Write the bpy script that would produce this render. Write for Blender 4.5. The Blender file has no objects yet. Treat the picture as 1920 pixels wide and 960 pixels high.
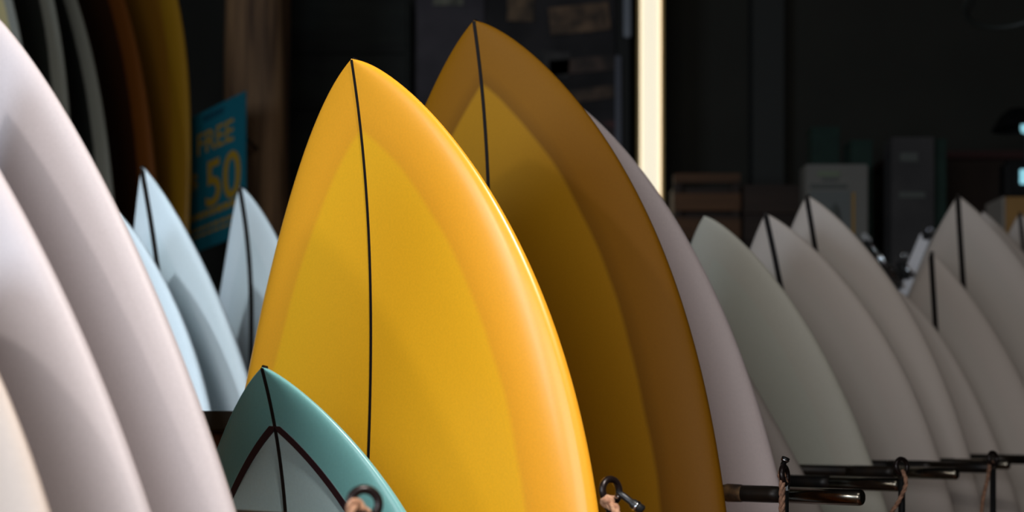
import bpy, bmesh, math, random
import numpy as np
from mathutils import Vector, Matrix

random.seed(4)
S = bpy.context.scene
COL = S.collection

# ------------------------------------------------------------------ camera, world, light
CAM_H = 1.5
cd = bpy.data.cameras.new('camera')
cam = bpy.data.objects.new('camera', cd); COL.objects.link(cam)
cam.location = (0, 0, CAM_H); cam.rotation_euler = (math.pi/2, 0, 0)
cd.sensor_width = 36.0; cd.lens = 36.0*2500/1920
cd.shift_y = (785-480)/1920
cd.clip_start = 0.02
cd.dof.use_dof = True; cd.dof.focus_distance = 1.36; cd.dof.aperture_fstop = 5.0
S.camera = cam

W = bpy.data.worlds.new('world'); S.world = W; W.use_nodes = True
bg = W.node_tree.nodes['Background']
bg.inputs[0].default_value = (0.95, 0.97, 1.0, 1); bg.inputs[1].default_value = 0.12

def aim(o, to):
    o.rotation_euler = (Vector(to)-Vector(o.location)).to_track_quat('-Z', 'Y').to_euler()

def spot(name, loc, to, power, deg, blend, radius, color):
    l = bpy.data.lights.new(name, 'SPOT'); l.energy = power; l.spot_size = math.radians(deg)
    l.spot_blend = blend; l.shadow_soft_size = radius; l.color = color
    o = bpy.data.objects.new(name, l); COL.objects.link(o); o.location = loc; aim(o, to); return o

def area(name, loc, to, power, sx, sy, color):
    l = bpy.data.lights.new(name, 'AREA'); l.shape = 'RECTANGLE'; l.size = sx; l.size_y = sy
    l.energy = power; l.color = color
    o = bpy.data.objects.new(name, l); COL.objects.link(o); o.location = loc; aim(o, to); return o

spot('ceiling_spot_key', (0.688, 0.0, 3.30), (-1.198, 0.273, 1.264), 235, 73.2, 0.02, 0.06, (1.0, 0.94, 0.90))
spot('wall_spot_left', (-0.74, 0.49, 2.03), (-0.10, 1.45, 1.62), 5.0, 140, 0.5, 0.02, (1.0, 0.95, 0.90))
spot('ceiling_spot_rear', (-1.70, 0.40, 3.30), (-0.62, 2.60, 1.50), 120, 25, 0.2, 0.03, (0.86, 0.95, 1.0))
spot('rear_fill_light', (-1.00, 0.20, 3.00), (-0.62, 2.60, 1.48), 80, 25, 0.2, 0.3, (0.86, 0.95, 1.0))  # added fill without a fixture, softens the shade on the rear boards
spot('ceiling_spot_aisle', (-0.30, 0.20, 3.25), (0.88, 2.80, 2.02), 24, 32, 1.0, 0.035, (1.0, 0.98, 0.94))
area('ceiling_panel_light', (0.25, 0.15, 3.25), (0.6, 2.2, 1.5), 6, 1.2, 1.0, (1.0, 0.98, 0.97))
area('left_cool_fill_light', (-2.1, -0.5, 1.9), (-0.4, 1.1, 1.65), 32, 0.9, 1.0, (0.66, 0.82, 1.0))  # added cool fill from the left, no opening there; lifts near boards' shade
area('front_fill_light', (-0.6, -0.7, 2.0), (-0.1, 1.5, 1.6), 15, 1.1, 0.9, (0.90, 0.94, 1.0))  # added soft fill close behind the camera, brightens the near decks

S.view_settings.view_transform = 'Standard'; S.view_settings.look = 'None'
S.view_settings.gamma = 1.0; S.view_settings.use_curve_mapping = False
S.view_settings.exposure = 0.0

# ------------------------------------------------------------------ helpers
def lin(r, g, b):
    f = lambda c: (c/255/12.92) if c/255 <= 0.04045 else ((c/255+0.055)/1.055)**2.4
    return (f(r), f(g), f(b), 1.0)

def mat(name, col, rough=0.5, metal=0.0, spec=0.5, noise=0.0, scale=20.0, stretch=(1, 1, 1), bump=0.0, col2=None, coat=0.0, emit=None, es=0.0):
    m = bpy.data.materials.new(name); m.use_nodes = True
    nt = m.node_tree; b = nt.nodes['Principled BSDF']
    b.inputs['Roughness'].default_value = rough; b.inputs['Metallic'].default_value = metal
    b.inputs['Specular IOR Level'].default_value = spec
    b.inputs['Coat Weight'].default_value = coat; b.inputs['Coat Roughness'].default_value = 0.15
    b.inputs['Base Color'].default_value = col
    if emit:
        b.inputs['Emission Color'].default_value = emit; b.inputs['Emission Strength'].default_value = es
    if noise > 0 or col2 is not None or bump > 0:
        tc = nt.nodes.new('ShaderNodeTexCoord'); mp = nt.nodes.new('ShaderNodeMapping')
        mp.inputs['Scale'].default_value = stretch
        n = nt.nodes.new('ShaderNodeTexNoise'); n.inputs['Scale'].default_value = scale; n.inputs['Detail'].default_value = 5
        nt.links.new(tc.outputs['Object'], mp.inputs[0]); nt.links.new(mp.outputs[0], n.inputs['Vector'])
        c2 = col2 or tuple(c*(1-noise) for c in col[:3])+(1,)
        r = nt.nodes.new('ShaderNodeValToRGB')
        r.color_ramp.elements[0].position = 0.35; r.color_ramp.elements[1].position = 0.65
        r.color_ramp.elements[0].color = col; r.color_ramp.elements[1].color = c2
        nt.links.new(n.outputs['Fac'], r.inputs[0]); nt.links.new(r.outputs[0], b.inputs['Base Color'])
        if bump > 0:
            bp = nt.nodes.new('ShaderNodeBump'); bp.inputs['Strength'].default_value = bump; bp.inputs['Distance'].default_value = 0.004
            nt.links.new(n.outputs['Fac'], bp.inputs['Height']); nt.links.new(bp.outputs[0], b.inputs['Normal'])
    return m

def mesh_obj(name, verts, faces, m, parent=None, smooth=False, loc=(0, 0, 0)):
    me = bpy.data.meshes.new(name); me.from_pydata([tuple(v) for v in verts], [], faces)
    me.materials.append(m)
    if smooth: me.polygons.foreach_set('use_smooth', [True]*len(me.polygons))
    me.update()
    o = bpy.data.objects.new(name, me); COL.objects.link(o); o.location = loc
    if parent: o.parent = parent
    return o

def empty(name, loc, label=None, cat=None, group=None):
    o = bpy.data.objects.new(name, None); COL.objects.link(o); o.location = loc; o.empty_display_size = 0.05
    tag(o, label, cat, group); return o

def tag(o, label=None, cat=None, group=None, kind=None):
    if label: o['label'] = label
    if cat: o['category'] = cat
    if group: o['group'] = group
    if kind: o['kind'] = kind
    return o

class MB:
    """collects boxes, tubes and rings into one mesh"""
    def __init__(s): s.v = []; s.f = []
    def add(s, vs, fs):
        k = len(s.v); s.v += [tuple(v) for v in vs]; s.f += [tuple(i+k for i in f) for f in fs]
    def box(s, c, size, yaw=0.0, bev=0.0, R=None):
        bm = bmesh.new(); bmesh.ops.create_cube(bm, size=1.0)
        for v in bm.verts: v.co = Vector((v.co.x*size[0], v.co.y*size[1], v.co.z*size[2]))
        if bev > 0: bmesh.ops.bevel(bm, geom=bm.edges[:], offset=bev, segments=2, affect='EDGES')
        M = R if R is not None else Matrix.Rotation(yaw, 3, 'Z')
        bm.verts.index_update()
        s.add([M @ v.co + Vector(c) for v in bm.verts], [[v.index for v in f.verts] for f in bm.faces]); bm.free()
        return s
    def tube(s, pts, r, n=12, caps=True):
        pts = [Vector(p) for p in pts]; rr = r if isinstance(r, (list, tuple)) else [r]*len(pts)
        vs = []; fs = []; up = None
        for i, p in enumerate(pts):
            d = (pts[min(i+1, len(pts)-1)]-pts[max(i-1, 0)]).normalized()
            if up is None:
                up = Vector((0, 0, 1)) if abs(d.z) < 0.9 else Vector((1, 0, 0))
            a = (up-d*up.dot(d)).normalized(); b = d.cross(a); up = a
            for k in range(n):
                t = 2*math.pi*k/n; vs.append(p+(a*math.cos(t)+b*math.sin(t))*rr[i])
        for i in range(len(pts)-1):
            for k in range(n):
                fs.append((i*n+k, i*n+(k+1) % n, (i+1)*n+(k+1) % n, (i+1)*n+k))
        if caps:
            fs.append(tuple(range(n))[::-1]); fs.append(tuple((len(pts)-1)*n+k for k in range(n)))
        s.add(vs, fs); return s
    def ring(s, c, R, r, axis, n=28, m=10):
        ax = Vector(axis).normalized(); u = ax.orthogonal().normalized(); w = ax.cross(u); c = Vector(c)
        vs = []; fs = []
        for i in range(n):
            t = 2*math.pi*i/n; d = u*math.cos(t)+w*math.sin(t)
            for k in range(m):
                q = 2*math.pi*k/m; vs.append(c+d*(R+r*math.cos(q))+ax*(r*math.sin(q)))
        for i in range(n):
            for k in range(m):
                fs.append((i*m+k, i*m+(k+1) % m, ((i+1) % n)*m+(k+1) % m, ((i+1) % n)*m+k))
        s.add(vs, fs); return s
    def lathe(s, c, prof, n=24):
        vs = []; fs = []
        for (r, z) in prof:
            for k in range(n):
                t = 2*math.pi*k/n; vs.append((c[0]+r*math.cos(t), c[1]+r*math.sin(t), c[2]+z))
        for i in range(len(prof)-1):
            for k in range(n):
                fs.append((i*n+k, i*n+(k+1) % n, (i+1)*n+(k+1) % n, (i+1)*n+k))
        s.add(vs, fs); return s
    def build(s, name, m, parent=None, smooth=False):
        off = Vector(parent_world(parent)) if parent else Vector((0, 0, 0))
        o = mesh_obj(name, [Vector(v)-off for v in s.v], s.f, m, parent, smooth); return o

def parent_world(p):
    v = Vector((0, 0, 0))
    while p is not None: v += p.location; p = p.parent
    return v

# rack coordinates: t runs along the row of boards, lat across it (towards the aisle)
TH = math.radians(36)
RD = Vector((math.sin(TH), math.cos(TH), 0)); LD = Vector((math.cos(TH), -math.sin(TH), 0))
def rk(t, lat, z): return RD*t + LD*lat + Vector((0, 0, z))

# ------------------------------------------------------------------ materials
def board_mat(name, inner, rail, lap=0.055, edge=0.9, width=0.004, rough=0.34, coat=0.25, spec=0.5, wobble=0.004, panel_noise=0.03):
    """resin-tinted board: the glass laps over the rail, so the band near the rail is tinted twice"""
    m = bpy.data.materials.new(name); m.use_nodes = True
    nt = m.node_tree; N = nt.nodes; L = nt.links; b = N['Principled BSDF']
    b.inputs['Roughness'].default_value = rough; b.inputs['Specular IOR Level'].default_value = spec
    b.inputs['Coat Weight'].default_value = coat; b.inputs['Coat Roughness'].default_value = 0.22
    at = N.new('ShaderNodeAttribute'); at.attribute_name = 'rail_distance'
    tc = N.new('ShaderNodeTexCoord')
    n = N.new('ShaderNodeTexNoise'); n.inputs['Scale'].default_value = 9.0; n.inputs['Detail'].default_value = 2
    L.new(tc.outputs['Object'], n.inputs['Vector'])
    ma = N.new('ShaderNodeMath'); ma.operation = 'MULTIPLY_ADD'; ma.inputs[1].default_value = wobble*2; ma.inputs[2].default_value = -wobble
    L.new(n.outputs['Fac'], ma.inputs[0])
    ad = N.new('ShaderNodeMath'); ad.operation = 'ADD'
    L.new(at.outputs['Fac'], ad.inputs[0]); L.new(ma.outputs[0], ad.inputs[1])
    mr = N.new('ShaderNodeMapRange'); mr.inputs['From Min'].default_value = lap-0.02; mr.inputs['From Max'].default_value = lap+0.02
    L.new(ad.outputs[0], mr.inputs['Value'])
    r = N.new('ShaderNodeValToRGB'); cr = r.color_ramp
    cr.elements[0].position = 0.0; cr.elements[0].color = rail
    cr.elements[1].position = 1.0; cr.elements[1].color = inner
    w = width/0.04
    e = cr.elements.new(0.5-w); e.color = tuple(c*edge for c in rail[:3])+(1,)
    e = cr.elements.new(0.5+w*0.5); e.color = inner
    L.new(mr.outputs[0], r.inputs[0])
    n2 = N.new('ShaderNodeTexNoise'); n2.inputs['Scale'].default_value = 420.0; n2.inputs['Detail'].default_value = 2
    L.new(tc.outputs['Object'], n2.inputs['Vector'])
    mr2 = N.new('ShaderNodeMapRange'); mr2.inputs['To Min'].default_value = 1-panel_noise; mr2.inputs['To Max'].default_value = 1+panel_noise
    mr2.inputs['From Min'].default_value = 0.3; mr2.inputs['From Max'].default_value = 0.7
    L.new(n2.outputs['Fac'], mr2.inputs['Value'])
    mx = N.new('ShaderNodeMixRGB'); mx.blend_type = 'MULTIPLY'; mx.inputs[0].default_value = 1
    L.new(r.outputs[0], mx.inputs[1]); L.new(mr2.outputs[0], mx.inputs[2])
    L.new(mx.outputs[0], b.inputs['Base Color'])
    return m

M_white = board_mat('white_gloss_board', lin(226, 226, 228), lin(232, 228, 228), edge=0.99, rough=0.55, coat=0.0)
M_pink = board_mat('blush_white_board', lin(188, 182, 184), lin(192, 182, 182), lap=0.075, edge=0.99, rough=0.55, coat=0.0)
M_blush = board_mat('pale_pink_board', lin(240, 220, 214), lin(242, 222, 216), edge=0.99, rough=0.55, coat=0.0)
M_cream_w = board_mat('cream_white_board', lin(184, 170, 158), lin(186, 171, 159), edge=0.99, rough=0.55, coat=0.0)
M_cool = board_mat('cool_white_board', lin(206, 220, 226), lin(214, 226, 232), edge=0.99, rough=0.55, coat=0.0)
M_yellow = board_mat('yellow_resin_board', lin(252, 188, 36), lin(252, 176, 42), lap=0.066, edge=0.95)
M_gold = board_mat('amber_resin_board', lin(180, 126, 10), lin(150, 97, 6), lap=0.070, edge=0.80, rough=0.55, coat=0.0, spec=0.2)
M_teal = board_mat('teal_resin_board', lin(186, 212, 214), lin(122, 184, 182), lap=0.047, edge=1.0)
M_green = board_mat('sage_white_board', lin(212, 210, 192), lin(214, 208, 190), edge=0.99, rough=0.55, coat=0.0)
M_grey = board_mat('plain_white_board', lin(202, 190, 178), lin(206, 192, 180), edge=0.98, rough=0.55, coat=0.0)
M_smoke = board_mat('smoke_grey_board', lin(48, 50, 46), lin(170, 170, 156), lap=0.035, edge=1.0)
M_brown = board_mat('shaded_brown_board', lin(60, 34, 18), lin(136, 78, 28), lap=0.05, edge=0.8)  # deck shade and lit orange rail are put into the colours
M_ochre = board_mat('ochre_board', lin(176, 120, 36), lin(190, 140, 34), lap=0.06, edge=0.95)
M_cream = board_mat('cream_board', lin(238, 220, 160), lin(176, 176, 164), lap=0.02, edge=1.0)
M_string = mat('dark_stringer', lin(26, 20, 17), 0.6, spec=0.2)
M_pin = mat('plum_pinline', lin(44, 20, 26), 0.4)
M_black = mat('black_paint', lin(22, 22, 22), 0.4, noise=0.3)
M_steel = mat('worn_black_pipe', lin(24, 23, 22), 0.42, metal=0.3, col2=lin(46, 36, 26), scale=30, bump=0.1)
M_tip = mat('bare_steel', lin(140, 132, 118), 0.2, metal=1.0, noise=0.2, scale=60)
M_chrome = mat('chrome', lin(220, 222, 224), 0.12, metal=1.0)
M_rubber = mat('dark_ring_metal', lin(36, 26, 24), 0.3, metal=0.4)
M_rope = mat('tan_rope', lin(196, 150, 116), 0.85, col2=lin(150, 104, 78), scale=220, bump=0.4)
M_rope2 = mat('brown_rope', lin(176, 132, 104), 0.85, col2=lin(126, 92, 72), scale=220, bump=0.4)
M_plank = mat('stained_plank', lin(110, 70, 44), 0.6, col2=lin(70, 42, 26), scale=6, stretch=(1, 8, 1), bump=0.2)
M_floor = mat('wood_floor', lin(150, 92, 66), 0.5, col2=lin(112, 66, 46), scale=5, stretch=(1, 10, 1), bump=0.1)
M_wall = mat('charcoal_wall', lin(56, 54, 46), 0.9, noise=0.15, scale=3)
M_ceil = mat('dark_ceiling', lin(40, 40, 40), 0.9, noise=0.1)

# ------------------------------------------------------------------ the setting
def slab(name, c, size, m, kind='structure'):
    mb = MB().box((0, 0, 0), size); o = mesh_obj(name, mb.v, mb.f, m, loc=c); tag(o, kind=kind); return o
slab('floor', (0.1, 1.6, -0.05), (7.4, 8.4, 0.1), M_floor)
slab('ceiling', (0.1, 1.6, 3.55), (7.4, 8.4, 0.1), M_ceil)
slab('wall_back', (0.1, 5.75, 1.75), (7.4, 0.1, 3.5), M_wall)
slab('wall_left', (-3.55, 1.6, 1.75), (0.1, 8.2, 3.5), M_wall)
slab('wall_right', (3.75, 1.6, 1.75), (0.1, 8.2, 3.5), M_wall)

# ------------------------------------------------------------------ surfboards
BASE_Z = 0.10
FIT = {
    # nose x, y, z; yaw, roll, pitch; half width, wide point, outline p, q; nose rocker, thickness, rocker exponent
    'yellow': (-0.1614, 1.3751, 1.8696, 40.8697, -0.0930, 5.8697, 0.3026, 0.7866, 2.4675, 0.7073, 0.1048, 0.0653, 3.7395),
    'gold': (-0.0458, 1.6907, 2.0035, 33.0627, 5.4550, 7.9702, 0.3045, 0.9033, 2.5431, 0.7488, 0.0624, 0.0557, 5.1172),
    'teal': (-0.2294, 1.2393, 1.5473, 34.6972, -1.6945, 7.6994, 0.2214, 0.4551, 2.4178, 0.7846, 0.1207, 0.0530, 5.3364),
    'pink': (0.0523, 1.9002, 1.9696, 35.9854, 10.0351, 7.4862, 0.2632, 0.8860, 2.3270, 0.7580, 0.0871, 0.0618, 3.2818),
    'small': (0.3590, 2.1490, 1.6128, 35.9545, 8.1196, 7.5676, 0.1925, 0.6429, 1.5971, 1.1161, 0.0821, 0.0620, 2.7866),
    'green': (0.3416, 2.3551, 1.8570, 36.8130, 9.5695, 7.4576, 0.2538, 0.9259, 2.2346, 0.7479, 0.1156, 0.0614, 3.4656),
    'grey1': (0.5024, 2.6327, 1.9045, 38.1490, 11.9921, 7.6000, 0.2497, 0.7857, 2.4555, 0.8650, 0.0837, 0.0628, 3.4206),
    'grey2': (0.6228, 2.8098, 1.9694, 37.5982, 11.2290, 7.6040, 0.2486, 0.8498, 2.4037, 0.8505, 0.0534, 0.0619, 3.1398),
    'grey3': (0.8415, 2.9603, 1.7898, 36.9761, 8.8734, 7.8131, 0.2384, 0.9214, 2.1136, 0.7097, 0.0498, 0.0620, 3.0562),
    'grey4': (0.9808, 3.1152, 1.8876, 38.2263, 7.4122, 7.7740, 0.2694, 0.8347, 1.9436, 0.8954, 0.0130, 0.0640, 2.9557),
    'grey5': (1.1191, 3.3424, 2.0589, 39.0043, 7.4307, 7.7975, 0.2768, 0.7600, 2.0574, 0.9189, 0.0144, 0.0653, 2.9535),
    'grey6': (1.2722, 3.6001, 2.0583, 36.0053, 10.0138, 7.4992, 0.2602, 0.8961, 2.0163, 0.8772, 0.0994, 0.0620, 2.9963),
    'grey7': (1.4669, 3.8502, 2.0943, 35.7977, 6.0921, 7.5745, 0.2621, 0.8784, 2.0843, 0.8910, 0.0792, 0.0618, 2.8896),
    'A': (-0.4333, 1.0666, 1.8372, 35.2728, 7.6762, 7.1195, 0.2675, 0.8903, 1.7735, 0.7403, 0.1301, 0.0619, 1.9165),
    'B': (-0.4377, 0.9741, 1.7741, 35.6093, 5.8553, 7.3012, 0.2627, 0.8721, 1.9039, 0.8917, 0.1237, 0.0621, 2.5770),
    'C': (-0.4084, 0.8854, 1.6138, 36.0255, 5.3695, 7.6289, 0.2504, 0.8716, 2.0765, 0.5954, 0.0598, 0.0620, 2.8244),
    'W1': (-0.7043, 2.5470, 1.9796, 35.0254, 7.7374, 7.2724, 0.2618, 0.9435, 1.7060, 0.8409, 0.1223, 0.0595, 2.5318),
    'W0': (-0.7042, 2.3866, 1.8682, 36.2812, 0.2469, 7.6678, 0.2592, 0.8559, 2.2932, 0.8640, 0.1132, 0.0621, 3.6831),
    'W2': (-0.5798, 2.8558, 1.9954, 37.4187, 2.1973, 7.7941, 0.2534, 0.9203, 1.8150, 0.7516, 0.1065, 0.0626, 3.9245),
    'D0': (-1.3871, 3.3511, 2.8505, 36.0784, 2.4419, 4.2707, 0.2765, 1.5266, 2.1899, 0.7262, 0.0923, 0.0660, 3.0274),
    'D1': (-1.3652, 3.5513, 2.9680, 36.0842, 2.4708, 4.2617, 0.2759, 1.5211, 2.1700, 0.7219, 0.0894, 0.0660, 3.0357),
    'D2': (-1.3650, 3.7492, 2.9522, 35.9176, 5.8421, 3.7024, 0.2811, 1.5513, 2.0995, 0.7629, 0.0950, 0.0660, 2.9976),
    'D3': (-1.3111, 3.9996, 3.0522, 35.9536, 5.2546, 3.8134, 0.2804, 1.5510, 2.1257, 0.7533, 0.0963, 0.0660, 3.0183),
    'D4': (-1.2226, 4.2218, 3.1934, 36.0824, 0.3777, 4.5824, 0.2790, 1.3516, 2.3836, 0.7104, 0.1026, 0.0660, 3.0312),
}
NPH = 52
def frame(P):
    y, r, t = (math.radians(a) for a in P[3:6])
    a0 = np.array([0, 0, -1.]); w = np.array([math.cos(y), -math.sin(y), 0]); n0 = np.array([-math.sin(y), -math.cos(y), 0])
    a = math.cos(t)*a0+math.sin(t)*n0; n = math.cos(t)*n0-math.sin(t)*a0
    return np.array(P[:3]), math.cos(r)*a+math.sin(r)*w, math.cos(r)*w-math.sin(r)*a, n
def profile(s, P, L):
    Wm, sm, p, q, Rn, T, e = P[6:]
    g = np.clip(s/sm, 0, 1)
    Wd = Wm*np.clip(1-(1-g)**p, 0, 1)**q
    g2 = np.clip((s-sm)/(L-sm), 0, 1)
    Wd = Wd*(1-0.40*g2**2.3)
    end = np.clip((s-(L-0.06))/0.06, 0, 1)
    Wd = Wd*(1-0.45*end**2.5)
    Tt = T*(0.16+0.84*(1-(1-np.clip(s/(0.75*sm), 0, 1))**2.0))*(1-0.6*g2**2)
    R = Rn*np.clip(1-s/0.9, 0, 1)**e + 0.03*g2**2.4
    hz = np.minimum(Tt, 0.012+2.2*Wd)*(1-0.5*end**3)
    return Wd, hz, R-Rn
def deck_z(x, Wd, hz):
    c = np.clip(np.abs(x)/np.maximum(Wd, 1e-6), 0, 1)**1.25
    return 0.55*hz*np.sqrt(np.clip(1-c*c, 0, 1))**(2/2.2)

def make_board(key, name, label, m, stringer=0.0, lap=None, pin=0.0, group=None, coarse=False):
    P = FIT[key]; O, a, w, n = frame(P)
    L = (P[2]-BASE_Z)/(-a[2])
    ns = 90 if coarse else 150
    ph = np.linspace(0, 2*math.pi, NPH, endpoint=False); cs, sn = np.cos(ph), np.sin(ph)
    ex = np.sign(cs)*np.abs(cs)**0.8; ez = np.sign(sn)*np.abs(sn)**(2/2.2)
    for _ in range(4):                       # find the length that lets the tail touch the platform
        s = L*np.linspace(0, 1, ns)**1.5
        Wd, hz, R = profile(s, P, L)
        X = Wd[:, None]*ex; Z = R[:, None]+hz[:, None]*np.where(ez > 0, 0.55, 0.45)*ez
        V = O+s[:, None, None]*a+X[..., None]*w+Z[..., None]*n
        L += (V[..., 2].min()-BASE_Z)/(-a[2])
    # distance from every point to the rail outline, measured in the board's plan
    so = np.linspace(0, L, 700); Wo, _, _ = profile(so, P, L)
    d = np.sqrt((np.abs(X)[..., None]-Wo)**2+(s[:, None, None]-so)**2).min(-1)
    base = V[-1].mean(0); base = np.array([base[0], base[1], BASE_Z])
    t = empty(name, tuple(base), label, 'surfboard', group)
    F = []
    for i in range(ns-1):
        for k in range(NPH):
            k2 = (k+1) % NPH; F.append((i*NPH+k, i*NPH+k2, (i+1)*NPH+k2, (i+1)*NPH+k))
    F.append(tuple(range((ns-1)*NPH, ns*NPH)))
    F.append(tuple(range(NPH))[::-1])
    VV = (V-base).reshape(-1, 3)
    b = mesh_obj('board_body', VV, F, m, t, smooth=True)
    at = b.data.attributes.new('rail_distance', 'FLOAT', 'POINT'); at.data.foreach_set('value', d.reshape(-1).astype(np.float32))
    def strip(nm, xl, xr, sv, m2, lift=0.0006):
        """thin inlay lying on the deck between two curves xl(s), xr(s), with its own small thickness"""
        Wv, hv, Rv = profile(sv, P, L); vs = []; fs = []
        cols = [xl, xl*0.67+xr*0.33, xl*0.33+xr*0.67, xr]
        up = np.array([deck_z(c, Wv, hv) for c in cols])
        for i in range(len(sv)):
            for j, c in enumerate(cols):
                for dz in (lift, -0.002):
                    vs.append(O+sv[i]*a+c[i]*w+(Rv[i]+up[j][i]+dz)*n-base)
        for i in range(len(sv)-1):
            for j in range(3):
                q = i*8+j*2; fs.append((q, q+2, q+10, q+8))
            q = i*8; fs.append((q, q+8, q+9, q+1)); q = i*8+6; fs.append((q, q+1, q+9, q+8))
        fs.append((0, 1, 3, 5, 7, 6, 4, 2))
        return mesh_obj(nm, vs, fs, m2, t, smooth=False)
    if stringer > 0:
        sv = L*np.linspace(0, 0.97, 120)**1.5; Wv, _, _ = profile(sv, P, L)
        h = np.minimum(stringer/2, np.maximum(Wv*0.8, 0.0006))
        so_ = strip('stringer', -h, h, sv, M_string)
        # the stringer also shows as a small dark block at the nose tip
        mb = MB(); tipc = Vector(O-base+n*(profile(np.array([0.0]), P, L)[2][0]+0.0005))
        R3 = Matrix((w, n, a)).transposed()
        mb.box(tipc, (max(stringer*0.7, 0.0024), 0.007, 0.004), R=R3, bev=0.0006)
        mesh_obj('nose_block', mb.v, mb.f, M_string, t)
    if pin > 0:
        sv = np.linspace(0.0, min(L*0.95, 1.35), 260); Wv, _, _ = profile(sv, P, L)
        xg = np.linspace(0, 1, 90)
        def contour(dist):
            res = []
            for si, wi in zip(sv, Wv):
                xs = xg*wi
                dd = np.sqrt((xs[:, None]-Wo)**2+(si-so)**2).min(-1)   # falls towards the rail
                res.append(np.nan if dd[0] < dist else np.interp(-dist, -dd, xs))
            return np.array(res)
        xo, xi = contour(lap-pin/2), contour(lap+pin/2)
        ok = ~np.isnan(xo); xi = np.where(np.isnan(xi), 0.0, xi)
        strip('pinline', xi[ok], xo[ok], sv[ok], M_pin, lift=0.0009)
        strip('pinline', -xo[ok], -xi[ok], sv[ok], M_pin, lift=0.0009)
    return t

make_board('A', 'surfboard', 'large blush white surfboard overlapping the left edge of the small teal board', M_pink)
make_board('B', 'surfboard', 'blush white surfboard between the cream corner rail and the large blush board', M_pink)
make_board('C', 'surfboard', 'low cream white surfboard rail in the bottom left corner, nearest of the row', M_cream_w)
make_board('teal', 'surfboard', 'short teal surfboard with grey panel and plum pinline before the yellow board', M_teal, stringer=0.0040, lap=0.047, pin=0.0066)
make_board('yellow', 'surfboard', 'bright yellow surfboard with thin dark stringer standing behind the teal board', M_yellow, stringer=0.0034)
make_board('gold', 'surfboard', 'dark amber surfboard with the highest nose, behind the bright yellow board', M_gold, stringer=0.0048)
make_board('pink', 'surfboard', 'pinkish white surfboard whose pale rail shows along the dark amber board', M_blush)
make_board('small', 'surfboard', 'short narrow white surfboard, thin rail strip below the pinkish rail', M_grey)
make_board('green', 'surfboard', 'sage white surfboard without stringer, blunt nose right of the pinkish rail', M_green)
make_board('grey1', 'surfboard', 'dim white surfboard with dark stringer, just right of the blunt sage board', M_grey, stringer=0.0111)
make_board('grey2', 'surfboard', 'dim white surfboard with stringer, its nose in front of the white carton', M_grey, stringer=0.0111)
make_board('grey3', 'surfboard', 'dim white surfboard showing only a dark rail strip left of the lowest stringer', M_grey)
make_board('grey4', 'surfboard', 'dim white surfboard with the lowest stringer tip among the grey boards', M_grey, stringer=0.0128)
make_board('grey5', 'surfboard', 'tall dim white surfboard with stringer, peak nearest the chrome display clips', M_grey, stringer=0.0137)
make_board('grey6', 'surfboard', 'dim white surfboard without stringer whose rounded shoulder peeks between two noses', M_grey, coarse=True)
make_board('grey7', 'surfboard', 'dim white surfboard nose cut by the right edge of the picture', M_grey, stringer=0.011, coarse=True)
make_board('W0', 'surfboard', 'pale blue-white surfboard rail showing just past the large blush board', M_cool, coarse=True)
make_board('W1', 'surfboard', 'pale blue-white surfboard with stringer, the taller of the rear pair', M_cool, stringer=0.0128)
make_board('W2', 'surfboard', 'pale blue-white surfboard with stringer, nose in front of the teal sign', M_cool, stringer=0.0138)
make_board('D0', 'longboard', 'cream yellow longboard at the top left corner, far back', M_cream, coarse=True)
make_board('D1', 'longboard', 'smoke grey longboard with pale rail, next to the cream longboard', M_smoke, coarse=True)
make_board('D2', 'longboard', 'smoke grey longboard with pale rail, next to the brown longboard', M_smoke, coarse=True)
make_board('D3', 'longboard', 'brown longboard with painted-in deck shade and lit orange rail beside the ochre longboard', M_brown, coarse=True)
make_board('D4', 'longboard', 'ochre yellow longboard standing left of the teal price sign', M_ochre, coarse=True)

# ------------------------------------------------------------------ display platforms
def platform(name, t0, t1, l0, l1, label, npl):
    c = rk((t0+t1)/2, (l0+l1)/2, 0)
    r = empty(name, tuple(c), label, 'platform')
    MB().box(c+Vector((0, 0, 0.036)), (l1-l0-0.04, t1-t0-0.04, 0.07), yaw=-TH).build('plinth', M_black, r)
    w = (l1-l0)/npl
    for i in range(npl):
        p = rk((t0+t1)/2, l0+w*(i+0.5), 0.0855)
        MB().box(p, (w-0.004, t1-t0, 0.029), yaw=-TH, bev=0.003).build('plank', M_plank, r)
    return r
platform('display_platform', 0.02, 4.35, -1.42, -0.42, 'long low plank platform under the front row of surfboards', 8)
platform('display_platform', 0.9, 2.6, -2.55, -1.50, 'low plank platform under the pale blue-white surfboards', 8)
platform('display_platform', 1.4, 3.0, -3.95, -2.85, 'low plank platform under the far longboards', 8)

# ------------------------------------------------------------------ peg rack of the front row
rack = empty('board_rack', tuple(rk(1.9, -1.30, BASE_Z)), 'black pipe peg rack that keeps the front row of surfboards apart', 'rack')
MB().box(rk(1.75, -1.33, 1.497), (0.03, 3.4, 0.026), yaw=-TH, bev=0.003).build('top_rail', M_black, rack)
MB().box(rk(1.75, -1.345, 1.40), (0.024, 3.4, 0.166), yaw=-TH, bev=0.003).build('peg_board', M_plank, rack)
for t in (0.12, 1.2, 2.3, 3.4):
    MB().box(rk(t, -1.385, 0.80), (0.05, 0.05, 1.40), yaw=-TH, bev=0.004).build('upright', M_black, rack)
PEGS = [(0.745, -0.50, -0.083, 0), (0.963, -0.665, -0.101, 0), (1.42, -0.552, -0.0873, 1), (1.745, -0.628, -0.0885, 1),
        (2.03, -0.640, -0.0835, 1), (2.262, -0.66, -0.0815, 0), (2.482, -0.69, -0.083, 1), (2.70, -0.66, -0.080, 0), (3.11, -0.68, -0.08, 0)]
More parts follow.
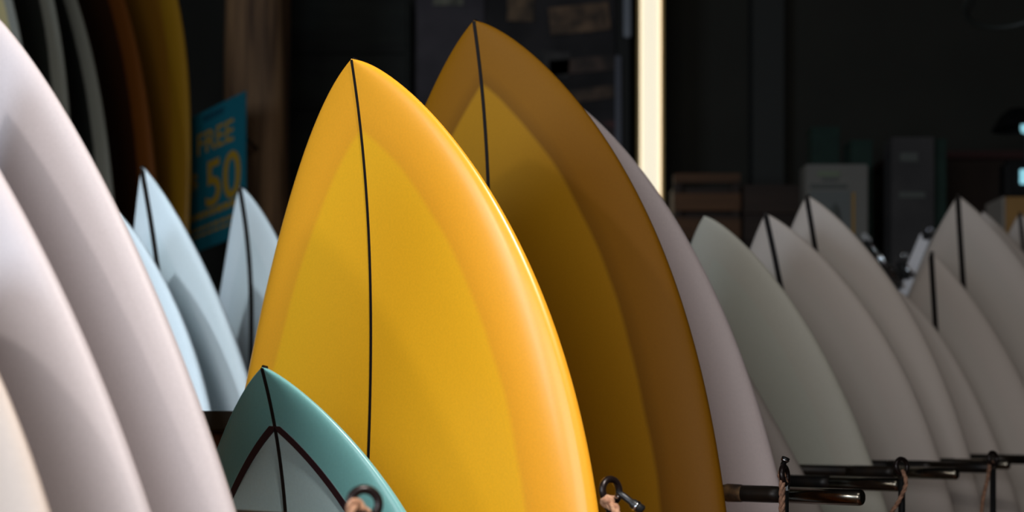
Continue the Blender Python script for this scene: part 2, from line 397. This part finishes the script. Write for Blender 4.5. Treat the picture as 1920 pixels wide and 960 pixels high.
for t, tip, z, bare in PEGS:
    z += CAM_H; z0 = z+(0.028 if t == 0.963 else 0.0)
    r = 0.0092
    pg = MB().tube([rk(t, -1.335, z0), rk(t, tip-0.095, z)], r, 16).build('peg', M_steel, rack, smooth=False)
    pg.data.polygons.foreach_set('use_smooth', [len(p.vertices) == 4 for p in pg.data.polygons])
    sl = MB()
    sl.tube([rk(t, tip-0.097, z), rk(t, tip-0.004, z), rk(t, tip-0.001, z), rk(t, tip, z)], [r*1.02, r*1.02, r*0.9, r*0.75], 16)
    so = sl.build('peg_tip', M_tip if bare else M_steel, pg)
    so.data.polygons.foreach_set('use_smooth', [len(p.vertices) == 4 for p in so.data.polygons])
    MB().tube([rk(t, tip-0.175, z), rk(t, tip-0.16, z), rk(t, tip-0.11, z), rk(t, tip-0.098, z)], [r*1.02, r*1.07, r*1.07, r*1.02], 16).build('collar', M_steel, pg, smooth=True)

M_tape = mat('tan_tape', lin(150, 112, 70), 0.8, col2=lin(60, 42, 30), scale=60)
MB().tube([rk(1.42, -0.722, 1.4127), rk(1.42, -0.718, 1.4127), rk(1.42, -0.700, 1.4127), rk(1.42, -0.697, 1.4127)], [0.0096, 0.0108, 0.0104, 0.0096], 16).build('tape_wrap', M_tape, rack, smooth=True)
POSTS = [(0.659, -0.600, -0.0567, 20), (0.969, -0.600, -0.0614, 40), (1.320, -0.600, -0.0605, 62), (1.675, -0.600, -0.0614, 30), (2.070, -0.600, -0.0610, 35), (2.48, -0.600, -0.061, 30)]
for i, (t, lat, z, ry) in enumerate(POSTS):
    c = rk(t, lat, CAM_H+z)
    po = MB().tube([rk(t, lat, BASE_Z), c-Vector((0, 0, 0.0122))], 0.0045, 12).build('post', M_black, rack, smooth=True)
    ra = math.radians(ry)
    MB().ring(c, 0.0098, 0.0032, (math.sin(ra), -math.cos(ra), 0.12)).build('eye_ring', M_rubber, po, smooth=True)
    # screw stem with a chrome nut under the eye
    MB().tube([c-Vector((0, 0, 0.016)), c-Vector((0, 0, 0.0105))], 0.0052, 6).build('nut', M_chrome if i in (0, 2) else M_steel, po)
def snap(t, lat, z, d, name='snap_link'):
    c = rk(t, lat, CAM_H+z); d = Vector(d)
    o = MB().tube([c+d*f for f in (0, 0.25, 0.55, 0.6, 0.95, 1.0)], [0.0022, 0.003, 0.003, 0.0042, 0.0046, 0.003], 12).build(name, M_black, rack, smooth=True)
    MB().tube([c+d*0.70, c+d*0.78], 0.0050, 12).build('ferrule', M_chrome, o, smooth=True)
snap(0.969, -0.594, -0.0615, (0.022, -0.004, -0.017))
snap(1.320, -0.603, -0.052, (0.004, -0.002, 0.011))
snap(0.659, -0.600, -0.062, (0.004, -0.012, -0.012))

def rope(pts, r, m, label, knots=(), twist=260.0):
    P3 = [Vector(p) for p in pts]
    # smooth the path
    fine = []
    for i in range(len(P3)-1):
        p0, p1, p2, p3 = P3[max(i-1, 0)], P3[i], P3[i+1], P3[min(i+2, len(P3)-1)]
        k = max(4, int((p2-p1).length/0.0016))
        for j in range(k):
            u = j/k
            fine.append(0.5*((2*p1)+(p2-p0)*u+(2*p0-5*p1+4*p2-p3)*u*u+(3*p1-p0-3*p2+p3)*u**3))
    fine.append(P3[-1])
    mb = MB(); L = 0.0; strands = [[], [], []]
    for i, p in enumerate(fine):
        if i: L += (p-fine[i-1]).length
        d = (fine[min(i+1, len(fine)-1)]-fine[max(i-1, 0)]).normalized(); a = d.orthogonal().normalized(); b = d.cross(a)
        ref = Vector((0.3, -0.9, 0.2)); a = (ref-d*ref.dot(d)).normalized(); b = d.cross(a)
        for k in range(3):
            an = L*twist+k*2.094; strands[k].append(p+(a*math.cos(an)+b*math.sin(an))*r*0.52)
    for st in strands: mb.tube(st, r*0.58, 6)
    for (kc, kr) in knots:
        kc = Vector(kc)
        for ax in ((1, 0.3, 0.2), (0.2, 1, 0.5), (0.3, 0.2, 1)): mb.ring(kc, kr*0.6, kr*0.45, ax, 14, 8)
    z0 = min(v[2] for v in mb.v)
    c = fine[-1]
    off = Vector((c.x, c.y, z0))
    o = mesh_obj('rope', [Vector(v)-off for v in mb.v], mb.f, m, loc=off, smooth=True)
    tag(o, label, 'rope', 'ropes tied to the eye rings of the peg rack'); return o
def rp(i, da, dl, dz):
    t, lat, z, _ = POSTS[i]; return rk(t+da, lat+dl, CAM_H+z+dz)
rope([rp(0, 0.006, 0.0, -0.010), rp(0, 0.0, -0.003, -0.004), rp(0, -0.006, -0.0035, 0.001), rp(0, -0.0085, -0.004, -0.012), rp(0, -0.009, -0.005, -0.10)], 0.0040, M_rope,
     'pale tan rope looped through the ring in front of the teal board')
rope([rp(1, 0.006, 0.002, -0.008), rp(1, -0.0045, -0.004, -0.009), rp(1, -0.008, 0.005, -0.012), rp(1, -0.010, 0.013, -0.026), rp(1, -0.010, 0.020, -0.12)], 0.0038, M_rope,
     'frayed tan rope knotted on the ring between yellow and amber boards', knots=[(rp(1, -0.007, 0.001, -0.009), 0.0062)])
rope([rp(2, 0.003, 0.0, -0.010), rp(2, -0.006, -0.001, 0.004), rp(2, -0.0085, 0.001, -0.008), rp(2, -0.009, 0.001, -0.04), rp(2, -0.009, 0.0, -0.13)], 0.0034, M_rope2,
     'brown rope hanging straight from the ring over the pinkish rail', knots=[(rp(2, -0.007, 0.0, 0.000), 0.0046)])
rope([rp(3, 0.004, 0.0, -0.009), rp(3, -0.006, 0.004, -0.006), rp(3, -0.007, 0.008, -0.022), rp(3, -0.007, -0.002, -0.045), rp(3, -0.007, -0.022, -0.08), rp(3, -0.007, -0.03, -0.14)], 0.0026, M_rope2,
     'dim brown rope curving down left from the ring before the sage board')
rope([rp(4, 0.004, 0.0, -0.009), rp(4, -0.006, -0.002, -0.006), rp(4, -0.007, -0.006, -0.03), rp(4, -0.007, -0.014, -0.07), rp(4, -0.007, -0.02, -0.14)], 0.0028, M_rope2,
     'dim grey-brown rope under the rightmost ring')

# ------------------------------------------------------------------ background: post, sign, wall things
M_log = mat('rough_sawn_post', lin(150, 114, 78), 0.8, col2=lin(72, 50, 34), scale=22, stretch=(1, 1, 0.07), bump=0.6)
pz = []
mb = MB(); n = 20; H = 3.5; rows = 60
prof = [(math.cos(2*math.pi*k/n), math.sin(2*math.pi*k/n)) for k in range(n)]
vs = []; fs = []
for i in range(rows+1):
    z = H*i/rows
    for k, (cx, sy) in enumerate(prof):
        f = 1/max(abs(cx), abs(sy))**0.72                      # rounded square section
        wob = 1+0.05*math.sin(z*2.1+k*0.9)+0.03*math.sin(z*5.3+k*2.3)
        vs.append((cx*f*0.100*wob+0.012*math.sin(z*1.7), sy*f*0.094*wob, z))
for i in range(rows):
    for k in range(n): fs.append((i*n+k, i*n+(k+1) % n, (i+1)*n+(k+1) % n, (i+1)*n+k))
post = mesh_obj('trim_1', vs, fs, M_log, loc=(-0.838, 4.44, 0), smooth=True); tag(post, kind='structure', label='rough brown timber post behind the teal sign')

# price sign
sg = empty('price_sign', (-0.927, 4.15, 2.04), 'teal hanging sign reading FREE $50 in yellow, beside the timber post', 'sign')
M_sign = mat('teal_print', lin(20, 112, 128), 0.6, noise=0.08, scale=4)
M_ink = mat('yellow_ink', lin(176, 138, 34), 0.6)
M_ink2 = mat('dark_ink', lin(16, 66, 84), 0.6)
SY = math.radians(-43)
sx = Vector((math.cos(SY), math.sin(SY), 0.13)); sz = Vector((0, 0, 1)); sn_ = Vector((math.sin(SY), -math.cos(SY), 0))
SW, SH = 0.325, 0.432
SO = Vector((-0.927, 4.15, 2.040))                               # bottom centre
def sp(x, y, d): return SO+sx*x+sz*y+sn_*d
def quad_box(mbx, x0, x1, y0, y1, d0, d1):
    vs = [sp(x, y, d) for d in (d0, d1) for (x, y) in ((x0, y0), (x1, y0), (x1, y1), (x0, y1))]
    mbx.add(vs, [(0, 3, 2, 1), (4, 5, 6, 7), (0, 1, 5, 4), (1, 2, 6, 5), (2, 3, 7, 6), (3, 0, 4, 7)])
mb = MB(); quad_box(mb, -SW/2, SW/2, 0, SH, -0.004, 0); mb.build('sign_board', M_sign, sg)
mb = MB()
mb.tube([sp(SW/2-0.05, SH-0.10, -0.004), Vector((-0.83, 4.37, 2.38))], 0.006, 8)
mb.build('bracket', M_black, sg)
def text(body, x, y, size, m, name='lettering', sx_=1.0, bold=0.0):
    c = bpy.data.curves.new(name, 'FONT'); c.body = body; c.size = size; c.align_x = 'CENTER'; c.extrude = 0.0006; c.offset = bold
    o = bpy.data.objects.new(name, c); COL.objects.link(o); c.materials.append(m)
    X = sx.normalized(); N = sn_; Y = sz
    M3 = Matrix((X*sx_, Y, N)).transposed().to_4x4(); M3.translation = sp(x, y, 0.0012)-sg.location
    bpy.context.view_layer.update()
    me = bpy.data.meshes.new_from_object(o); me.transform(M3)
    bpy.data.objects.remove(o)
    o = bpy.data.objects.new(name, me); COL.objects.link(o); o.parent = sg
    return o
text('FREE', 0.005, 0.300, 0.096, M_ink, sx_=1.02, bold=0.001)
text('50', 0.046, 0.128, 0.200, M_ink, sx_=0.98, bold=0.0025)
text('$', -0.108, 0.190, 0.085, M_ink, sx_=0.95, bold=0.0018)
mb = MB()
for i, (y, h, x0, x1) in enumerate(((0.098, 0.020, -0.135, 0.13), (0.062, 0.010, -0.13, 0.13), (0.043, 0.008, -0.12, 0.10))):
    x = x0
    while x < x1:
        w = 0.012+0.02*random.random(); quad_box(mb, x, min(x+w, x1), y, y+h, 0, 0.0012); x += w+0.008
    tag(mb.build('small_print', M_ink, sg), kind='stuff'); mb = MB()
mb = MB(); x = -0.055
while x < 0.05:
    w = 0.012+0.012*random.random(); quad_box(mb, x, x+w, 0.397, 0.417, 0, 0.0012); x += w+0.006
tag(mb.build('top_print', M_ink2, sg), kind='stuff')

# dark cupboard and shelf behind the yellow board
M_cup = mat('dark_green_boards', lin(48, 52, 46), 0.8, col2=lin(34, 36, 33), scale=2.2, stretch=(1, 1, 6))
cb = empty('wall_cupboard', (-0.70, 5.5, 0), 'tall dark green-black cupboard between the timber post and the pinboard', 'cupboard')
MB().box((-0.70, 5.52, 1.6), (0.58, 0.28, 3.2), bev=0.004).build('carcass', M_cup, cb)
for k in range(14):
    MB().box((-0.70, 5.372, 0.14+k*0.226), (0.55, 0.016, 0.214), bev=0.003).build('board', M_cup, cb)
M_red = mat('reddish_box', lin(112, 60, 40), 0.7, noise=0.2)
sh = empty('wall_shelf', (-0.76, 5.3, 2.30), 'narrow brown shelf on the dark cupboard right of the timber post', 'shelf')
MB().box((-0.72, 5.27, 2.345), (0.36, 0.18, 0.03), bev=0.003).build('shelf_board', M_red, sh)
MB().box((-0.72, 5.33, 2.29), (0.30, 0.06, 0.08), bev=0.003).build('rail', M_plank, sh)

# pinboard with photo prints
pb = empty('pinboard', (0.04, 5.35, 1.7), 'large dark pinboard with brown photo prints behind the amber board', 'pinboard')
M_pb = mat('pinboard_felt', lin(62, 58, 58), 0.9, col2=lin(40, 38, 38), scale=5)
M_pbl = mat('pinboard_left', lin(92, 86, 90), 0.9, col2=lin(68, 64, 68), scale=4)
MB().box((0.04, 5.36, 2.5), (0.86, 0.03, 1.7), bev=0.003).build('backing', M_pb, pb)
MB().box((-0.245, 5.335, 2.5), (0.27, 0.016, 1.66), bev=0.002).build('panel', M_pbl, pb)
PR = [(-0.255, 3.20, 0.12, 0.10, (110, 108, 92), 0), (0.035, 3.16, 0.105, 0.14, (116, 92, 66), 2), (0.27, 3.10, 0.24, 0.11, (126, 98, 72), -6), (0.16, 2.92, 0.14, 0.10, (64, 60, 56), 4),
      (0.30, 2.915, 0.30, 0.06, (78, 60, 50), -5), (0.33, 2.80, 0.20, 0.05, (92, 70, 52), -8), (0.34, 2.63, 0.16, 0.12, (84, 46, 42), 0), (0.18, 2.70, 0.13, 0.16, (40, 38, 40), 3), (-0.02, 2.85, 0.13, 0.20, (44, 44, 48), -2)]
for i, (x, z, w, h, c, a) in enumerate(PR):
    R3 = Matrix.Rotation(math.radians(a), 3, 'Y')
    o = MB().box((x, 5.335 if x > -0.1 else 5.322, z), (w, 0.006, h), R=R3).build('photo_print', mat('print_%s' % 'abcdefghi'[i], lin(*[min(255, v*1.2) for v in c]), 0.6, col2=lin(*[v*0.5 for v in c]), scale=14), pb)
# aluminium trims and door post
dp = slab('trim_2', (0.4375, 5.30, 1.75), (0.05, 0.12, 3.5), mat('dark_post', lin(30, 30, 26), 0.7)); dp['label'] = 'dark post beside the lit vertical strip'
M_alu = mat('dull_aluminium', lin(150, 156, 164), 0.4, metal=0.6)
M_alu2 = mat('dim_aluminium', lin(96, 98, 106), 0.5, metal=0.6)
hb = empty('door_rail', (0.44, 5.22, 2.9), 'pale metal bar on the dark post, upper of two', 'bar')
MB().box((0.450, 5.22, 3.17), (0.028, 0.03, 0.36), bev=0.004).build('bar', M_alu, hb)
MB().tube([(0.450, 5.228, 3.2), (0.450, 5.25, 3.2)], 0.006, 8).build('stud', M_black, hb)
hb = empty('door_rail', (0.41, 5.25, 2.4), 'dim metal bar on the dark post, lower of two', 'bar')
MB().box((0.4155, 5.225, 2.70), (0.024, 0.03, 0.44), bev=0.004).build('bar', M_alu2, hb)
MB().tube([(0.4155, 5.232, 2.75), (0.4155, 5.25, 2.75)], 0.006, 8).build('stud', M_black, hb)
# lit vertical strip
ls = empty('light_strip', (0.545, 5.3, 1.2), 'tall bright cream light strip standing behind the dark post', 'light')
M_lit = mat('lit_diffuser', lin(250, 244, 226), 0.5, emit=lin(255, 246, 220), es=0.80)
M_glow_edge = mat('warm_glow_edge', lin(226, 190, 120), 0.5)  # added side strips, coloured to stand in for the strip's yellow light edge
MB().box((0.5445, 5.275, 2.2), (0.082, 0.05, 2.5), bev=0.008).build('diffuser', M_lit, ls)
for x in (0.498, 0.591): MB().box((x, 5.262, 2.2), (0.010, 0.075, 2.5), bev=0.002).build('glow_edge_side', M_glow_edge, ls)
MB().box((0.5445, 5.318, 2.2), (0.10, 0.03, 2.54), bev=0.002).build('back_plate', M_black, ls)
MB().box((0.5445, 5.30, 0.47), (0.10, 0.10, 0.94), bev=0.004).build('foot', M_black, ls)

# slatted wooden bench behind the blunt boards
M_slat = mat('brown_slats', lin(112, 74, 42), 0.7, col2=lin(76, 50, 30), scale=4, stretch=(0.4, 1, 5))
M_slatd = mat('dark_slats', lin(66, 48, 36), 0.7, col2=lin(48, 34, 26), scale=4, stretch=(0.4, 1, 5))
cr = empty('slatted_crate', (0.76, 5.2, 0), 'brown slatted wooden crate right of the lit strip', 'crate')
for z, h in ((2.405, 0.035), (2.315, 0.065), (2.215, 0.085), (2.10, 0.10), (1.98, 0.10), (1.86, 0.1)):
    MB().box((0.735, 5.02, z), (0.25, 0.016, h), bev=0.003).build('slat', M_slat, cr)
for x in (0.625, 0.845): MB().box((x, 5.045, 1.22), (0.03, 0.03, 2.40), bev=0.003).build('corner_post', M_slatd, cr)
MB().box((0.735, 5.15, 1.2), (0.24, 0.15, 2.36)).build('inner_box', M_slatd, cr)
cr = empty('slatted_crate', (1.06, 5.2, 0), 'darker slatted crate between the brown crate and the white carton', 'crate')
for z, h in ((2.32, 0.08), (2.215, 0.085), (2.10, 0.10), (1.98, 0.10)):
    MB().box((1.03, 5.06, z), (0.31, 0.016, h), bev=0.003).build('slat', M_slatd, cr)
MB().box((1.03, 5.2, 1.2), (0.30, 0.24, 2.38)).build('inner_box', M_slatd, cr)
fp = slab('trim_3', (1.07, 5.62, 1.75), (0.13, 0.12, 3.5), mat('faint_post', lin(58, 58, 54), 0.8)); fp['label'] = 'faint dark grey wall post above the crates'

# counter that carries cartons
ct = empty('counter', (1.5, 4.7, 0), 'dark counter behind the grey boards carrying cartons', 'counter')
MB().box((1.62, 4.72, 0.87), (1.70, 0.50, 1.74), bev=0.004).build('body', mat('counter_dark', lin(44, 38, 32), 0.7, noise=0.2), ct)
MB().box((1.62, 4.71, 1.7575), (1.74, 0.54, 0.035), bev=0.004).build('top', M_slatd, ct)
CT = 1.776
M_card = mat('white_carton', lin(122, 118, 110), 0.7, noise=0.04)
M_ct = mat('carton_print_dark', lin(90, 92, 86), 0.7)
M_cg = mat('carton_print_green', lin(120, 130, 104), 0.7)
M_co = mat('carton_print_ochre', lin(176, 134, 62), 0.7)
M_cw = mat('carton_print_grey', lin(108, 110, 106), 0.7)
pk = empty('carton', (1.073, 4.55, CT), 'white carton with an ochre striped picture behind the third grey nose', 'carton')
hz_ = 2.362-CT
MB().box((1.100, 4.56, CT+hz_/2), (0.212, 0.09, hz_), bev=0.004).build('carton_body', M_card, pk)
yf = 4.511
def pr(x0, x1, z0, z1, m, nm):
    MB().box(((x0+x1)/2+0.024, yf, (z0+z1)/2-0.025), (x1-x0, 0.004, z1-z0)).build(nm, m, pk)
pr(1.01, 1.085, 2.345, 2.362, M_cg, 'print'); pr(0.985, 1.11, 2.305, 2.318, M_ct, 'print'); pr(1.025, 1.08, 2.33, 2.338, M_ct, 'print')
pr(0.985, 1.125, 2.06, 2.295, M_cw, 'picture')
pr(1.126, 1.135, 2.06, 2.29, M_co, 'stripe')
MB().lathe((1.092, 4.507, 2.15), [(0.001, 0.08), (0.012, 0.06), (0.018, 0.02), (0.028, -0.03), (0.024, -0.08), (0.001, -0.085)], 10).build('picture_mark', M_ct, pk, smooth=True)
M_gr = mat('dim_grey_box', lin(72, 68, 66), 0.8, col2=lin(58, 55, 54), scale=6)
M_gn = mat('dark_green_box', lin(28, 52, 42), 0.8, noise=0.2)
g1 = empty('box', (1.205, 4.75, CT), 'dark green narrow box between the white carton and the dim grey box', 'box')
MB().box((1.215, 4.68, CT+0.34), (0.075, 0.10, 0.68), bev=0.003).build('carton_body', M_gn, g1)
MB().box((1.215, 4.68, CT+0.685), (0.079, 0.104, 0.014), bev=0.003).build('lid', M_gn, g1)
g1 = empty('box', (1.14, 4.85, CT), 'dark green box whose top shows above the white carton', 'box')
MB().box((1.12, 4.80, CT+0.38), (0.10, 0.08, 0.76), bev=0.003).build('carton_body', M_gn, g1)
MB().box((1.12, 4.80, CT+0.76), (0.104, 0.084, 0.014), bev=0.003).build('lid', M_gn, g1)
g2 = empty('box', (1.35, 4.62, CT), 'tall dim grey box with faint markings behind the chrome clips', 'box')
MB().box((1.375, 4.62, CT+0.345), (0.148, 0.10, 0.69), bev=0.004).build('carton_body', M_gr, g2)
MB().box((1.36, 4.567, CT+0.62), (0.06, 0.004, 0.03)).build('marking', M_ct, g2)
MB().box((1.37, 4.567, CT+0.49), (0.09, 0.004, 0.02)).build('marking', M_ct, g2)
g3 = empty('box', (1.475, 4.68, CT), 'dark green slim box right of the dim grey box', 'box')
MB().box((1.478, 4.66, CT+0.34), (0.05, 0.10, 0.68), bev=0.003).build('carton_body', M_gn, g3)
MB().box((1.478, 4.66, CT+0.685), (0.054, 0.104, 0.012), bev=0.003).build('lid', M_gn, g3)
bc = empty('cabinet', (1.72, 5.35, 0), 'dark brown cabinet at the far right behind the grey peak', 'cabinet')
MB().box((1.80, 5.35, 1.25), (0.62, 0.4, 2.5), bev=0.005).build('body', mat('dark_brown_cab', lin(62, 44, 32), 0.7, col2=lin(44, 32, 25), scale=3, stretch=(1, 1, .3)), bc)
MB().box((1.80, 5.34, 2.515), (0.66, 0.44, 0.03), bev=0.004).build('top', mat('dark_red_wood', lin(66, 34, 30), 0.6), bc)
# tan carton and lit device on the counter at the right edge
tb = empty('box', (1.74, 4.6, CT), 'tan cardboard box at the right edge below the lit screen', 'box')
MB().box((1.775, 4.62, CT+0.24), (0.19, 0.16, 0.48), bev=0.004).build('carton_body', mat('tan_card', lin(176, 132, 74), 0.8, noise=0.1), tb)
MB().box((1.6745, 4.62, CT+0.24), (0.008, 0.17, 0.48), bev=0.002).build('flap', mat('pale_card', lin(170, 158, 144), 0.8), tb)
dv = empty('till_screen', (1.76, 4.6, CT+0.48), 'black till screen glowing pale teal on the tan box', 'screen')
M_scr = mat('lit_screen', lin(140, 200, 214), 0.4, emit=lin(150, 214, 228), es=0.9)
MB().box((1.765, 4.60, CT+0.545), (0.15, 0.07, 0.13), bev=0.012).build('housing', M_black, dv)
MB().box((1.763, 4.562, CT+0.552), (0.050, 0.006, 0.050), bev=0.002).build('display', M_scr, dv)
lp = empty('desk_lamp', (1.80, 4.72, CT+0.66), 'small dark desk lamp with a pale green glow at the right edge', 'lamp')
MB().lathe((1.80, 4.665, CT+0.48), [(0.001, 0.0), (0.03, 0.0), (0.03, 0.016), (0.008, 0.02), (0.008, 0.23)], 20).build('stem', M_black, lp, smooth=False)
MB().lathe((1.765, 4.66, 2.51), [(0.085, 0.0), (0.06, 0.045), (0.03, 0.07), (0.001, 0.075)], 24).build('shade', M_black, lp, smooth=True)
MB().lathe((1.775, 4.60, 2.505), [(0.001, 0.022), (0.016, 0.016), (0.02, 0.0), (0.016, -0.016), (0.001, -0.022)], 16).build('bulb', M_scr, lp, smooth=True)
MB().tube([(1.80, 4.665, CT+0.70), (1.78, 4.665, 2.55)], 0.006, 8).build('arm', M_black, lp)
# hanging hoop lamp, top right
hp = empty('pendant_lamp', (1.50, 4.0, 2.76), 'dark hoop pendant lamp cut off at the top right corner', 'lamp')
MB().ring((1.50, 4.0, 2.755), 0.135, 0.008, (0, 0.35, 1), 40, 8).build('hoop', mat('dark_green_metal', lin(54, 58, 54), 0.5), hp, smooth=True)
mb = MB()
for k in range(3):
    an = k*2.094+0.4; mb.tube([(1.50+0.133*math.cos(an), 4.0+0.125*math.sin(an), 2.755-0.043*math.sin(an)), (1.50, 4.0, 3.05)], 0.003, 6)
mb.tube([(1.50, 4.0, 3.05), (1.50, 4.0, 3.5)], 0.004, 6)
mb.build('hanger', M_black, hp)

M_wcard = mat('white_card', lin(245, 240, 240), 0.5)
# chrome clip stand seen between two grey boards
cs_ = empty('clip_stand', (1.12, 3.84, BASE_Z), 'chrome clip stand holding a white card between two grey board noses', 'display stand')
def q3(x, z, y=3.80): return Vector((x, y, z))
def rod(a, b, r, nm, m, k=10): return MB().tube([a, b], r, k).build(nm, m, cs_, smooth=True)
rod(q3(1.120, BASE_Z, 3.84), q3(1.120, 1.95, 3.84), 0.008, 'pole', M_black)
MB().lathe((1.120, 3.84, BASE_Z), [(0.001, 0.02), (0.05, 0.016), (0.06, 0.0), (0.001, 0.0)], 24).build('foot', M_black, cs_)
rod(q3(1.120, 1.90, 3.835), q3(1.010, 2.008), 0.0035, 'side_arm', M_chrome)
rod(q3(1.011, 2.006), q3(1.105, 1.872), 0.0026, 'wire', M_chrome); rod(q3(1.019, 2.010), q3(1.113, 1.876), 0.0040, 'wire', M_chrome)
R3 = Matrix.Rotation(math.radians(50), 3, 'Y')
MB().box((1.006, 3.795, 2.012), (0.034, 0.022, 0.020), bev=0.004, R=R3).build('clip', M_chrome, cs_)
MB().box((1.008, 3.790, 1.998), (0.020, 0.024, 0.018), bev=0.004, R=R3).build('clip_jaw', M_black, cs_)
R3 = Matrix.Rotation(math.radians(23), 3, 'Y')
MB().box((1.163, 3.82, 1.972), (0.032, 0.006, 0.112), bev=0.001, R=R3).build('card', M_wcard, cs_)
MB().box((1.131, 3.82, 1.884), (0.026, 0.006, 0.060), bev=0.001, R=R3).build('card', M_wcard, cs_)
MB().box((1.120, 3.815, 1.925), (0.026, 0.03, 0.055), bev=0.006, R=Matrix.Rotation(math.radians(-25), 3, 'Y')).build('clip', M_black, cs_)
rod(q3(1.118, 1.936), q3(1.148, 1.905), 0.005, 'clip_lever', M_chrome)
MB().ring(q3(1.119, 1.966), 0.008, 0.002, (0, 1, 0), 18, 6).build('clip_ring', M_chrome, cs_, smooth=True)
MB().ring(q3(1.192, 2.038), 0.008, 0.002, (0, 1, 0), 18, 6).build('clip_ring', M_chrome, cs_, smooth=True)
MB().box((1.184, 3.815, 2.022), (0.022, 0.02, 0.020), bev=0.004, R=R3).build('clip', M_black, cs_)
